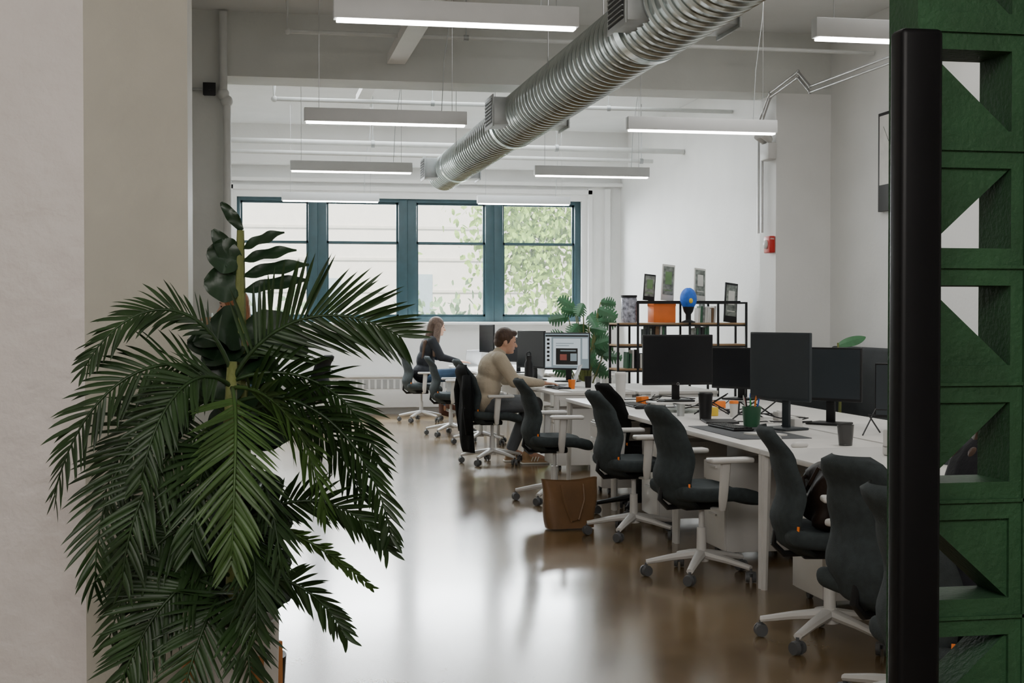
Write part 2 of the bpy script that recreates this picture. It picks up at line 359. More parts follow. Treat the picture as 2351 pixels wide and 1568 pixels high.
to=bpy.data.objects.new('lettering',tm); tm.materials.clear(); tm.materials.append(whitest); col.objects.link(to); to.parent=e; to.location=(-.03,-.077,.045); to.rotation_euler=(pi/2,0,0)
e=E('emergency_light','white twin-head emergency light on column','emergency light',(4.92,12.62,2.98))
MB().box((-.05,0,0),(.09,.22,.16),bev=.015).obj('housing',whitep,e)
for dy in (-.07,.07):
    MB().cyl((-.06,dy,.10),(-.14,dy-.04,.16),.03,.05,seg=16).cyl((-.05,dy,.05),(-.06,dy,.12),.01).obj('lamp_head',whitep,e)
e=E('framed_map','large black framed white line map on wall','framed picture',(XR-.02,10.9,2.76))
MB().box((0,0,0),(.035,1.1,.86),bev=.004).obj('frame',black,e)
mb=MB(); mb.box((-.02,0,.1),(.006,1.02,.6)); mb.mi=1
for k in range(14):
    a=(-.024,R.uniform(-.45,.45),R.uniform(-.15,.37)); mb.tube([a,(-.024,a[1]+R.uniform(-.2,.2),a[2]+R.uniform(-.15,.02))],.003,4)
mb.obj('print',[paper,papg],e,smooth=0)
# ---------------------------------------------------------------- green screen + black post
mb=MB(); bs=.2145; x0=1.19; yf=2.35; dp=.115
for c in range(2):
    for r in range(19):
        xa=x0+c*bs; za=r*bs+.008; xb=xa+bs; zb=za+bs; m=.034
        ia,ib,ja,jb=xa+m*.7,xb-m*.8,za+m,zb-m
        mb.prism([(xa+.001,yf,za),(xb,yf,za),(xb,yf,ja),(xa+.001,yf,ja)],(0,dp,0))
        mb.prism([(xa+.001,yf,jb),(xb,yf,jb),(xb,yf,zb),(xa+.001,yf,zb)],(0,dp,0))
        mb.prism([(xa+.001,yf,ja),(ia,yf,ja),(ia,yf,jb),(xa+.001,yf,jb)],(0,dp,0))
        mb.prism([(ib,yf,ja),(xb,yf,ja),(xb,yf,jb),(ib,yf,jb)],(0,dp,0))
        rr=(r-7)
        k={3:'bl',2:'bl',1:'bl',0:'tl',-1:'bl',-2:'tl',-3:'tr',-4:'br'}.get(rr,'bl' if rr%2 else 'tl')
        T={'bl':[(ia,ja),(ib,ja),(ia,jb)],'tl':[(ia,ja),(ib,jb),(ia,jb)],'tr':[(ia,jb),(ib,ja),(ib,jb)],'br':[(ia,ja),(ib,ja),(ib,jb)]}[k]
        mb.prism([(p[0],yf+.008,p[1]) for p in T],(0,dp-.016,0))
        mb.box(((xa+xb)/2,yf-.002,zb),(bs,.008,.006))
    mb.box((x0+(c+1)*bs,yf-.002,2.04),(.006,.008,4.06))
L(mb.obj('breeze_block_screen',green,smooth=0),'green painted screen of blocks with triangular openings','screen wall')
e=E('black_post','tall black metal post beside green screen','post',(1.138,2.25,0))
MB().box((0,0,.957),(.078,.05,1.914),bev=.010,seg=3).obj('post_body',blackm,e)
MB().box((0,0,.006),(.13,.09,.012),bev=.003).obj('base_plate',blackm,e)
# ---------------------------------------------------------------- office chairs
def build_chair(name,label,loc,rz,fab,frame,group='office chairs along the desks'):
    e=E(name,label,'office chair',loc,rz,group)
    mb=MB(); mb.cyl((0,0,.085),(0,0,.15),.04,.03)
    for i in range(5):
        a=i*2*pi/5+.3
        mb.tube([(0.02*math.cos(a),.02*math.sin(a),.125),(.16*math.cos(a),.16*math.sin(a),.105),(.30*math.cos(a),.30*math.sin(a),.078)],[.034,.026,.019],8,.75)
    b=mb.obj('star_base',frame,e)
    c0=None
    for i in range(5):
        a=i*2*pi/5+.3; pos=(.30*math.cos(a),.30*math.sin(a),0)
        if c0 is None:
            m=MB()
            for s in (-1,1): m.cyl((s*.008,0,.031),(s*.027,0,.031),.031,.027,seg=20)
            m.cyl((0,0,.03),(0,0,.075),.008,seg=8).box((0,0,.052),(.05,.035,.012),bev=.005)
            c0=m.obj('caster',casterm,b,pos,(0,0,a))
        else: clone(c0,pos,a*1.7,b)
    MB().cyl((0,0,.12),(0,0,.27),.027,.025).cyl((0,0,.27),(0,0,.39),.015).obj('gas_column',frame,e)
    MB().box((-.02,0,.395),(.22,.15,.045),bev=.012).cyl((0,.05,.39),(.06,.24,.385),.006).tube([(-.1,0,.39),(-.2,0,.385),(-.245,0,.43),(-.235,0,.52)],[.022,.022,.02,.012],8,.7).obj('tilt_mechanism',black,e)
    mb=MB(); mb.box((.02,0,.455),(.47,.48,.075),bev=.034,seg=4)
    bmesh.ops.subdivide_edges(mb.bm,edges=[x for x in mb.bm.edges if x.calc_length()>.2],cuts=6,use_grid_fill=True)
    for v in mb.bm.verts:
        q=max(0,(v.co.x-.08)/.17); v.co.z-=.035*q*q; v.co.z+=.02*(abs(v.co.y)/.24)**2
        if v.co.x<-.1: v.co.z+=.02*((-.1-v.co.x)/.12)
    mb.obj('seat',fab,e,smooth=180)
    W=[(0,.12),(.1,.185),(.35,.225),(.6,.215),(.85,.185),(.95,.15),(1,.09)]
    X=[(0,-.15),(.12,-.215),(.28,-.235),(.5,-.205),(.75,-.235),(1,-.31)]
    mb=MB()
    def P(s):
        def f(a,v):
            u=a*2-1; w=lerp(W,v); z=.385+.56*v
            edge=max(abs(u),abs(2*v-1)); th=.022*math.sqrt(max(0,1-edge**10))
            x=lerp(X,v)+.085*abs(u)**2.2*(1-.45*v)
            return (x+s*th,u*w,z)
        return f
    mb.grid(P(1),14,26).grid(P(-1),14,26).weld(.0008)
    mb.obj('backrest',fab,e,smooth=180)
    for s in (-1,1):
        mb=MB()
        mb.tube([(0,s*.14,.39),(0,s*.255,.40),(-.005,s*.275,.46),(.01,s*.275,.645)],[.016,.02,.027,.03],8,.55)
        ar=mb.obj('armrest',frame,e)
        MB().box((.035,s*.275,.66),(.25,.085,.028),bev=.012,seg=3).obj('arm_pad',frame,ar)
    MB().box((-.175,-.222,.52),(.006,.010,.030),rot=(0,.1,.9)).obj('orange_tag',orange,e)
    return e
ch=build_chair('office_chair','slate grey fabric office chair with white arms',(2.42,7.25,0),.12,fabric,whitep)
clone(ch,(2.48,5.68,0),-.22,label='slate grey office chair holding a brown bag')
clone(ch,(2.27,4.55,0),.35,label='slate grey office chair partly behind black post')
clone(ch,(2.04,3.68,0),.0,label='slate grey office chair with a person in it')
clone(ch,(2.44,8.68,0),.05,label='slate grey office chair with white five-star base')
clone(ch,(2.30,10.42,0),.0,label='slate grey office chair beside a tan tote bag')
clone(ch,(2.30,13.2,0),.0,label='slate grey office chair under a seated man')
clone(ch,(2.52,15.2,0),.1,label='slate grey office chair at far desk row')
clone(ch,(2.36,16.4,0),-.05,label='slate grey office chair at far desk row')
clone(ch,(2.28,18.65,0),.05,label='slate grey office chair under a seated woman')
cb=build_chair('office_chair','all-black office chair pushed against the desk',(2.74,9.62,0),.1,fabricb,black)
clone(cb,(.72,17.2,0),2.6,label='black office chair beside the window wall')
def jacket(loc,rz,label,h0=.12):
    e=E('jacket',label,'jacket',loc,rz)
    mb=MB()
    def f(s):
        def g(a,v):
            u=a*2-1; z=h0+(.955-h0)*v; w=lerp([(0,.19),(.3,.23),(.7,.24),(.9,.21),(1,.12)],v)
            x=lerp([(0,-.27),(.4,-.285),(.7,-.275),(.93,-.33),(1,-.315)],v)+.09*abs(u)**2.2*(1-.3*v)+.012*math.sin(u*9+v*5)*(1-v)
            edge=max(abs(u),abs(2*v-1)); th=.018*math.sqrt(max(0,1-edge**10))
            return (x-.012+s*th,u*w,z)
        return g
    mb.grid(f(1),20,24).grid(f(-1),20,24).weld(.0008); mb.obj('jacket_body',fabricb,e,smooth=180)
    for s in (-1,1):
        MB().tube([(-.28,s*.19,.85),(-.29,s*.25,.7),(-.28,s*.25,.5),(-.26,s*.235,.3)],[.04,.048,.042,.036],10).obj('sleeve',fabricb,e,smooth=180)
jacket((2.30,13.2,0),0,'black jacket draped over the office chair')
# ---------------------------------------------------------------- desks
def build_desk(loc,rz,Ln=1.5,w=.76,label='white laminate bench desk with white metal legs'):
    e=E('desk',label,'desk',loc,rz,'white bench desks')
    MB().box((w/2,0,.716),(w,Ln-.006,.028),bev=.003).obj('desktop',white,e)
    for s in (-1,1):
        MB().tube([(.03,s*(Ln/2-.025),.70),(.02,s*(Ln/2-.02),.0)],[.026,.018],8).obj('leg',whitep,e)
        MB().tube([(w-.05,s*(Ln/2-.025),.70),(w-.05,s*(Ln/2-.02),.0)],[.026,.018],8).obj('leg',whitep,e)
        MB().box((w/2,s*(Ln/2-.03),.68),(w-.1,.04,.04)).obj('cross_rail',whitep,e)
    MB().box((w-.04,0,.53),(.018,Ln-.15,.32)).obj('modesty_panel',whitep,e)
    return e
dk=build_desk((2.6,10.6,0),0)
for y in (9.1,7.6,6.1,4.6): clone(dk,(2.6,y,0),0)
for y in (10.6,9.1,7.6,6.1): clone(dk,(4.15,y,0),pi)
for y in (13.0,14.5): clone(dk,(2.70,y,0),0)
for y in (13.0,): clone(dk,(4.25,y,0),pi)
for y in (17.1,18.6): clone(dk,(2.75,y,0),0); 
for y in (17.1,18.6): clone(dk,(4.30,y,0),pi)
e=E('drawer_pedestal','white rolling drawer pedestal under a desk','drawer unit',(3.0,10.9,0),0,'white pedestals')
MB().box((0,0,.31),(.48,.38,.52),bev=.006).obj('body',whitep,e)
for zz,hh in ((.50,.11),(.37,.12),(.18,.24)):
    d=MB().box((-.245,0,zz),(.018,.37,hh),bev=.003).obj('drawer',white,e)
    MB().box((-.26,0,zz+hh*.3),(.012,.12,.012)).obj('handle',whitep,d)
for sx in (-.18,.18):
    for sy in (-.14,.14): MB().cyl((sx-.01,sy,.025),(sx+.01,sy,.025),.025).cyl((sx,sy,.025),(sx,sy,.06),.006).obj('caster',casterm,e)
for p in ((2.95,9.2,0),(2.95,7.85,0),(2.95,6.45,0),(2.98,12.6,0)): clone(e,p)
# ---------------------------------------------------------------- monitors
def monitor(loc,rz,w,h,zc,label,face=screenoff,back=black,emblem=False,content=None):
    e=E('monitor',label,'monitor',loc,rz)
    b=MB().box((0,.0,zc),(w,.022,h),bev=.005).box((0,.022,zc-.02),(w*.6,.03,h*.55),bev=.012).obj('monitor_housing',back,e)
    MB().box((0,-.0115,zc+.004),(w-.018,.003,h-.03)).obj('display',face,e,smooth=0)
    MB().box((0,.05,zc*.5+.0),(.06,.022,zc+.02),bev=.006).obj('stand_neck',back,e)
    MB().box((0,.03,.008),(.24,.19,.014),bev=.006).obj('stand_foot',back,e)
    if emblem:
        mb=MB(); ring=[(.009*math.cos(a*pi/8),-.0125,zc-h/2+.009+.009*math.sin(a*pi/8)) for a in range(17)]
        mb.tube(ring,.0009,5); mb.obj('emblem',silver,e)
    if content:
        mb=MB(); y=-.0136
        def q(x0,x1,z0,z1,mi,yy=y):
            mb.mi=mi; mb.poly([(x0*w,yy,zc+z0*h),(x1*w,yy,zc+z0*h),(x1*w,yy,zc+z1*h),(x0*w,yy,zc+z1*h)])
        q(-.47,.47,-.42,.43,2); q(-.47,.47,.39,.43,1,y-.0003); q(-.47,-.34,-.42,.38,0,y-.0002)
        for k in range(6): q(-.44,-.38,.28-k*.11,.34-k*.11,1,y-.0005)
        q(-.30,.30,-.38,.34,0,y-.0002)
        q(-.24,.24,-.36,.08,1,y-.0005); q(-.15,.0,-.24,-.08,3,y-.0008); q(-.14,.2,.0,.03,2,y-.0008); q(.08,.22,-.26,-.06,2,y-.0008); q(-.24,.15,.2,.22,2,y-.0005); q(-.24,.05,.14,.16,2,y-.0005); q(.34,.46,-.2,.35,0,y-.0005)
        mb.obj('screen_content',[scr_w,scr_d,scr_m,scr_r],e,smooth=0,normals=False)
    return e
dz=.73
L(MB().box((3.18,10.1,.765),(.42,.26,.016),bev=.004).box((2.99,10.1,.745),(.016,.24,.03)).box((3.37,10.1,.745),(.016,.24,.03)).obj('monitor_riser',whitep),'low white monitor riser on the desk','stand')
monitor((3.18,10.1,.773),.0,.55,.38,.315,'wide black monitor with dark screen on riser',emblem=True)
monitor((3.16,7.98,dz),-1.2,.52,.41,.385,'dark slate monitor turned away on thin stand',face=slate,back=slate)
monitor((3.60,8.3,dz),-.9,.48,.34,.32,'dark monitor angled over the shared desk',face=slate,back=black)
monitor((3.88,7.7,dz),-.75,.45,.33,.24,'black monitor on the opposite desk',face=slate)
monitor((3.27,14.2,dz),-.55,.50,.39,.32,'black framed display showing a document editor',back=black,content=True,face=scr_m)
monitor((2.98,14.65,dz),-1.15,.50,.40,.33,'black monitor seen from its edge',face=screenoff)
monitor((3.18,16.6,dz),-1.0,.48,.30,.28,'black monitor at the far desk row')
monitor((3.0,17.6,dz),-1.35,.48,.36,.40,'tall thin monitor at far desk')
monitor((3.95,10.9,dz),-.9,.5,.34,.26,'black monitor on opposite bench')
def laptop(loc,rz,label,body=silver,scr=scr_b,ang=.35):
    e=E('laptop',label,'laptop',loc,rz)
    MB().box((0,0,.008),(.22,.31,.014),bev=.004).obj('keyboard_deck',body,e)
    MB().box((-.01,0,.0155),(.11,.26,.002)).obj('keyboard',black,e)
    lid=MB().box((0,0,.105),(.007,.31,.21),bev=.003).obj('screen_lid',body,e,(.108,0,.014),(0,ang,0))
    MB().box((-.0045,0,.107),(.001,.29,.185)).obj('display',scr,lid,smooth=0)
    return e
laptop((3.0,13.25,dz),-.35,'open silver laptop under the man\'s hands')
laptop((2.95,19.0,dz),-.9,'open laptop with bluish screen on far desk',scr=scr_b,ang=.2)
laptop((3.05,15.1,dz),-.5,'open laptop with pale screen',scr=scr_w)
# ---------------------------------------------------------------- small desk items
def cup(loc,r,h,mat,label,name='tumbler',cat='cup',lid=None,r0=None):
    e=E(name,label,cat,loc); r0=r0 or r*.8
    MB().lathe([(0,0),(r0,0),(r,h),(r*.93,h),(r0*.9,.01),(0,.01)],seg=20).obj('cup_body',mat,e)
    if lid: MB().lathe([(0,h+.012),(r*.9,h+.012),(r*1.05,h+.004),(r*1.05,h-.008),(0,h-.008)],seg=20).obj('lid',lid,e)
    return e
cup((2.98,8.85,dz),.048,.17,black,'black insulated coffee tumbler with lid',lid=black)
e=cup((3.06,8.2,dz),.06,.13,gcup,'dark green pencil cup filled with pens','pencil_cup','pencil cup')
for k,(cm) in enumerate((orange,yellow,bluem,red,whitep,black,M('pen_green',(.05,.4,.1),.4),orange,bluem)):
    a=k*.7; p=MB().cyl((.02*math.cos(a),.02*math.sin(a),.01),(.05*math.cos(a),.05*math.sin(a),.17+.01*(k%3)),.0045,seg=8).cyl((.05*math.cos(a),.05*math.sin(a),.17+.01*(k%3)),(.052*math.cos(a),.052*math.sin(a),.185+.01*(k%3)),.0045,.001,seg=8).obj('pen',cm,None,(3.06,8.2,dz+.004)); L(p,'coloured pen standing in the green cup','pen','pens in the pencil cup')
cup((2.98,11.0,dz),.045,.22,whitep,'tall white tumbler with white lid',lid=white)
cup((3.12,6.95,dz),.045,.11,M('smoke_glass',(.10,.10,.10),.1,trans=.5),'dark smoked drinking glass','drinking_glass','glass')
cup((3.35,9.3,dz),.035,.09,black,'small black cup on the desk')
cup((2.98,12.75,dz),.035,.09,orange,'small orange paper cup')
cup((3.2,13.0,dz),.035,.11,black,'black mug near the laptop')
cup((3.0,17.0,dz),.035,.12,whitep,'white cup on far desk')
cup((3.25,9.05,dz),.03,.10,whitep,'small white bottle with lid on desk',lid=orange)
e=E('water_bottle','tall black water bottle with loop cap on desk','bottle',(2.80,13.9,dz))
MB().lathe([(0,0),(.042,0),(.044,.01),(.044,.2),(.028,.24),(.028,.25),(0,.25)]).obj('bottle_body',black,e)
MB().lathe([(0,.25),(.031,.25),(.031,.285),(0,.285)]).tube([(-.02,0,.28),(-.02,0,.31),(0,0,.325),(.02,0,.31),(.02,0,.28)],.006).obj('cap',black,e)
L(MB().box((2.90,7.85,dz+.002),(.42,.95,.004),bev=.001).obj('desk_mat',M('grey_mat',(.08,.085,.09),.8)),'large dark grey desk mat','desk mat')
def keyboard(loc,rz,mat,label):
    mb=MB(); mb.box((0,0,.008),(.13,.42,.012),bev=.004); mb.mi=1
    for i in range(5):
        for j in range(15): mb.box((-.05+i*.024,-.19+j*.027,.017),(.019,.022,.006))
    L(mb.obj('keyboard',mat,None,loc,(0,0,rz),smooth=0),label,'keyboard')
keyboard((2.88,8.08,dz+.004),.05,[black,blackm],'slim black keyboard on the grey mat')
keyboard((2.9,10.3,dz),0,[black,blackm],'black keyboard on the desk')
keyboard((2.88,12.9,dz),.1,[black,blackm],'black keyboard beside the laptop')
def mouse(loc,mat,label): 
    mb=MB().sph((0,0,.012),(.052,.03,.02),seg=16); 
    for v in mb.bm.verts: v.co.z=max(v.co.z,0)
    L(mb.obj('computer_mouse',mat,None,loc,(0,0,.2),smooth=60),label,'mouse')
mouse((2.85,7.3,dz),whitep,'white computer mouse on desk'); mouse((2.85,9.95,dz),black,'black computer mouse on desk')
mouse((2.84,6.9,dz),whitep,'white computer mouse on desk')
def notebook(loc,rz,sz,mats,label,name='notebook'):
    mb=MB(); mb.box((0,0,sz[2]/2),sz,bev=.001); mb.mi=1; mb.box((.002,0,sz[2]/2),(sz[0]-.002,sz[1]-.006,sz[2]*.7))
    L(mb.obj(name,mats,None,loc,(0,0,rz),smooth=0),label,'notebook')
notebook((2.92,7.6,dz+.004),.3,(.15,.21,.01),[paper,white],'white notebook lying on the mat')
notebook((3.0,8.62,dz),-.2,(.21,.29,.012),[black,paper],'closed black notebook on desk')
notebook((3.05,9.6,dz),.4,(.2,.28,.02),[papg,paper],'stack of printed papers on desk')
notebook((3.0,10.8,dz),.1,(.21,.3,.006),[paper,white],'loose sheets of white paper')
notebook((2.95,12.45,dz),.2,(.21,.3,.01),[paper,white],'loose sheets of white paper')
notebook((3.3,5.95,dz),.2,(.25,.32,.03),[slate,paper],'dark binder lying on desk')
def easel(loc,rz):
    e=E('wire_stand','folding black wire laptop stand on desk','stand',loc,rz)
    MB().tube([(-.12,-.1,.005),(.1,-.1,.14),(.1,.1,.14),(-.12,.1,.005)],.005,6).obj('front_bracket',black,e)
    MB().tube([(.12,-.08,.005),(-.08,-.08,.12),(-.08,.08,.12),(.12,.08,.005)],.005,6).obj('rear_bracket',black,e)
easel((3.3,8.75,dz),.3); easel((3.62,7.5,dz),.8); easel((3.2,9.35,dz),-.4)
def holder(loc,rz,mat):
    e=E('tape_dispenser','white tape dispenser standing on the desk','tape dispenser',loc,rz)
    MB().box((0,0,.03),(.09,.20,.06),bev=.012).box((0,.07,.08),(.09,.05,.10),bev=.01).obj('dispenser_body',mat,e)
    mb=MB(); mb.tube([(0,-.02+.05*math.cos(a*pi/8),.08+.05*math.sin(a*pi/8)) for a in range(17)],.012,6).obj('tape_roll',paper,e)
holder((3.15,6.35,dz),.3,whitep); 
for k in range(12):
    x=R.uniform(3.0,3.5); y=R.uniform(7.4,10.6); pts=[(x,y,dz+.006)]
    for j in range(6): pts.append((x+R.uniform(-.15,.2),y+(j+1)*.09+R.uniform(-.05,.05),dz+.006+abs(R.gauss(0,.03))))
    L(MB().tube(pts,.004,6).obj('cable',[black,whitep][k%4==3]),'loose computer cable lying across the desk','cable','desk cables')
for k,(x,y,mt,lb) in enumerate(((3.42,9.85,orange,'small orange box on desk'),(3.45,8.7,whitep,'small white device on desk'),(3.02,10.5,orange,'small orange packet on desk'),(3.5,7.2,whitep,'white tissue box on desk'),(3.3,11.1,whitep,'small white box on desk'),(3.15,9.2,yellow,'yellow sticky note block'),(3.3,8.1,whitep,'small white box with flap on desk'))):
    e=E('small_box',lb,'box',(x,y,dz),.3*k)
    MB().box((0,0,.03),(.09,.06,.06),bev=.006).obj('carton',mt,e); MB().box((0,0,.062),(.05,.03,.006),bev=.002).obj('flap',paper,e)
e=E('drinking_glass','clear drinking glass with handle on desk','glass',(3.5,6.3,dz))
MB().lathe([(0,0),(.04,0),(.042,.12),(.038,.12),(.036,.01),(0,.01)]).tube([(.04,0,.02),(.075,0,.03),(.075,0,.09),(.04,0,.1)],.006).obj('glass_body',glassm,e)
cup((2.92,9.2,dz),.03,.08,galvd,'small grey metal tin','tin','tin')
# ---------------------------------------------------------------- bags
e=E('handbag','dark brown leather handbag resting on chair seat','bag',(2.50,5.70,.50),-.2)
mb=MB(); mb.box((0,0,.14),(.24,.34,.28),bev=.07,seg=4)
bmesh.ops.subdivide_edges(mb.bm,edges=[x for x in mb.bm.edges if x.calc_length()>.08],cuts=4,use_grid_fill=True)
for v in mb.bm.verts:
    v.co.x*=1-.35*v.co.z/.3; v.co+=Vector((math.sin(v.co.z*40+v.co.y*20),math.sin(v.co.x*35+v.co.z*22),0))*.014
mb.obj('bag_body',leatherd,e,smooth=180)
for s in (-.05,.05): MB().tube([(s,-.1,.25),(s*1.8,-.13,.27),(s*2.4,-.10,.2),(s*2.4,.02,.14),(s*2.2,.1,.2),(s,.1,.25)],.009).obj('strap',leatherd,e)
e=E('tote_bag','tan leather tote bag standing on the floor','bag',(2.10,9.05,0),.12)
mb=MB()
def tb(a,v):
    an=a*2*pi; w=.165+.035*v; d=.075-.03*v
    c,s_=math.cos(an),math.sin(an)
    x=w*math.copysign(abs(c)**.45,c); y=d*math.copysign(abs(s_)**.6,s_)
    return (x+.006*math.sin(v*7+x*20),y+.008*math.sin(x*25+v*4)*v,.01+.33*v-.02*v*(1-(x/w)**2))
mb.grid(tb,40,14).weld(.0008)
mb.bm.faces.new([v for v in sorted([v for v in mb.bm.verts if abs(v.co.z-.01)<.002],key=lambda v:math.atan2(v.co.y*2,v.co.x))])
mb.obj('bag_body',leather,e,smooth=60)
for s in (-1,1):
    MB().tube([(-.075,s*.05,.30),(-.07,s*.085,.2),(-.02,s*.10,.06+.05*(s>0)),(.03,s*.10,.07+.05*(s>0)),(.075,s*.085,.2),(.08,s*.05,.30)],.008,6).obj('handle',leather,e)
# ---------------------------------------------------------------- bookshelf
e=E('bookshelf','black metal frame shelf unit with wooden boards','shelf',(0,14.6,0))
XS=[3.88,4.10,4.68,5.0,5.32]; d=.17
mb=MB()
for x in XS:
    ht=1.34 if x<4 else 1.57
    for s in (-d,d): mb.box((x,s,ht/2),(.022,.022,ht))
for z in (.35,.84,1.10,1.33):
    for s in (-d,d): mb.box((4.6,s,z-.015),(1.44,.018,.018))
for s in (-d,d): mb.box((4.71,s,1.56),(1.22,.02,.02))
for x in XS[1:]: mb.box((x,0,1.56),(.02,2*d,.02))
mb.obj('shelf_frame',black,e,smooth=0)
for z in (.35,.84,1.10,1.33): MB().box((4.6,0,z+.004),(1.46,2*d,.02),bev=.002).obj('shelf_board',wood,e)
MB().box((4.71,.09,1.578),(1.22,.16,.012)).obj('top_ledge',black,e)
def leaning(x,w,h,z,label,roll,y=14.68,k=0):
    f=E('leaning_print',label,'framed picture',(x,y,z),k*.1); 
    b=MB().box((0,0,h/2),(w,.018,h),bev=.002).obj('frame_back',paper if k%2 else black,f,(0,0,.002),(-.12,roll,0))
    mb=MB(); mb.box((0,-.011,h*.55),(w*.82,.004,h*.78)); mb.mi=1; mb.box((0,-.014,h*.62),(w*.5,.004,h*.35)); mb.box((0,-.014,h*.28),(w*.6,.003,.01))
    mb.obj('print',[papg,foliage2 if k<2 else paper],b,smooth=0)
leaning(4.29,.13,.29,1.584,'small leaning framed print on shelf',.10,k=0)
leaning(4.50,.15,.40,1.584,'tall white leaning framed print',.10,k=1)
leaning(4.87,.15,.36,1.584,'white and grey leaning print',.10,k=3)
leaning(5.2,.16,.44,1.345,'tall dark leaning print',.12,k=2,y=14.62)
bx=E('storage_box','bright orange cardboard box on shelf','box',(4.40,14.55,1.346),.05)
MB().box((0,0,.09),(.25,.2,.18),bev=.004).obj('carton',orangeb,bx); MB().box((0,0,.193),(.256,.206,.03),bev=.003).obj('lid',orangeb,bx)
hb=E('hat_stand','bright blue knitted hat on a black bust stand','hat stand',(4.66,14.42,1.346))
MB().lathe([(0,0),(.075,0),(.075,.012),(.03,.03),(.03,.09),(.05,.12),(.065,.17),(.05,.2),(0,.2)]).obj('bust_stand',black,hb)
mb=MB().sph((0,0,.255),(.09,.09,.12),seg=24)
for v in mb.bm.verts: v.co+=v.co.normalized()*.004*math.sin(math.atan2(v.co.y,v.co.x)*18)
mb.obj('knitted_hat',bluem,hb,smooth=180); MB().sph((.0,-.09,.235),(.022,.012,.028)).obj('badge',yellow,hb)
jr=E('glass_jar','clear jar of colourful trinkets on shelf','jar',(4.02,14.5,1.346))
MB().lathe([(0,0),(.08,0),(.085,.02),(.085,.26),(.078,.27),(0,.27)]).obj('jar_body',M('jar_mix',(.35,.35,.42),.2,var=.7,scale=30),jr); MB().lathe([(0,.27),(.088,.27),(.088,.295),(0,.295)]).obj('lid',black,jr)
for z,xs in ((1.346,[4.8+.025*i for i in range(8)]),(1.116,[4.2+.028*i for i in range(9)]+[4.75+.03*i for i in range(6)]),(.856,[4.0+.03*i for i in range(12)]+[5.02+.028*i for i in range(8)]),(.366,[4.0+.03*i for i in range(14)])):
    for x in xs:
        h=R.uniform(.15,.21); mt=R.choice([slate,paper,papg,leather,black,gcup,white])
        b=MB().box((0,0,h/2),(.022,.15,h),bev=.002).box((.0,.004,h/2),(.016,.15,h-.012)).obj('book',mt,None,(x,14.55,z),(0,R.uniform(-.02,.06),0),smooth=0)
        L(b,'upright book on the wooden shelf','book','books on the shelf unit')
# ---------------------------------------------------------------- felt booth
e=E('felt_booth','charcoal felt booth with high padded back','sofa',(4.98,11.1,0))
MB().box((.40,0,.58),(.12,2.2,1.12),bev=.03,seg=3).box((0,.98,.56),(.86,.1,1.1),bev=.03,seg=3).obj('backrest',sofa,e)
MB().box((.0,-.05,.24),(.7,1.95,.4),bev=.04,seg=3).obj('seat',sofa,e)
# ---------------------------------------------------------------- leafy plants
def monstera_leaf(mb,base,tip,w,up,notches=True):
    base=Vector(base);tip=Vector(tip);ax=tip-base;Ln=ax.length;ax.normalize();sd=ax.cross(Vector(up)).normalized();nn=sd.cross(ax)
    n=21
    for s in (-1,1):
        prev=None
        for i in range(n+1):
            t=i/n; ww=w*(math.sin(pi*min(1,t*.93+.07))**.7)
            if notches and i%3==2 and i>3: ww*=.35
            c=base+ax*Ln*t-nn*.10*Ln*t*t
            o=c+sd*s*ww+ax*ww*.25-nn*ww*.25
            cur=(mb.bm.verts.new(c),mb.bm.verts.new(o))
            if prev:
                f=mb.bm.faces.new((prev[0],prev[1],cur[1],cur[0])); f.material_index=mb.mi
            prev=cur
e=E('monstera_plant','green monstera plant in a dark pot by shelf','potted plant',(3.78,15.5,0))
MB().lathe([(0,0),(.14,0),(.18,.34),(.16,.34),(.14,.30),(0,.30)]).obj('pot',black,e)
ms=MB(); ml=MB()
for k in range(30):
    a=k*2.4; hz=.80+.78*(k/30)+R.uniform(-.05,.05); rr=R.uniform(.06,.24)
    p=Vector((rr*math.cos(a),rr*math.sin(a)*.6,hz)); ms.tube([(0,0,.3),(p.x*.3,p.y*.3,hz*.6),tuple(p)],[.012,.009,.006],6)
    dr=Vector((math.cos(a),math.sin(a)*.3-.25,R.uniform(-.6,.25))).normalized()
    monstera_leaf(ml,p,p+dr*R.uniform(.18,.25),R.uniform(.08,.11),(0,-1,.35))
ms.obj('stems',stem,e); ml.obj('leaves',monm,e,smooth=180,normals=False)
e=E('rubber_plant','broad-leaved green plant behind the monitors','potted plant',(4.30,9.72,0))
MB().lathe([(0,0),(.09,0),(.12,.3),(.10,.3),(0,.28)]).obj('pot',whitep,e)
MB().tube([(0,0,.27),(.02,0,.8),(0,0,1.22)],[.015,.012,.007]).obj('stem',stem,e)
ml=MB()
for a,z,dzz in ((.15,1.2,.08),(3.0,1.15,.0),(1.4,1.05,0),(5,1.0,0),(2.2,.9,0)): monstera_leaf(ml,(0,0,z),(.24*math.cos(a),.16*math.sin(a),z+dzz),.045,(0,-.7,.7),False)
ml.obj('leaves',monm,e,smooth=180,normals=False)
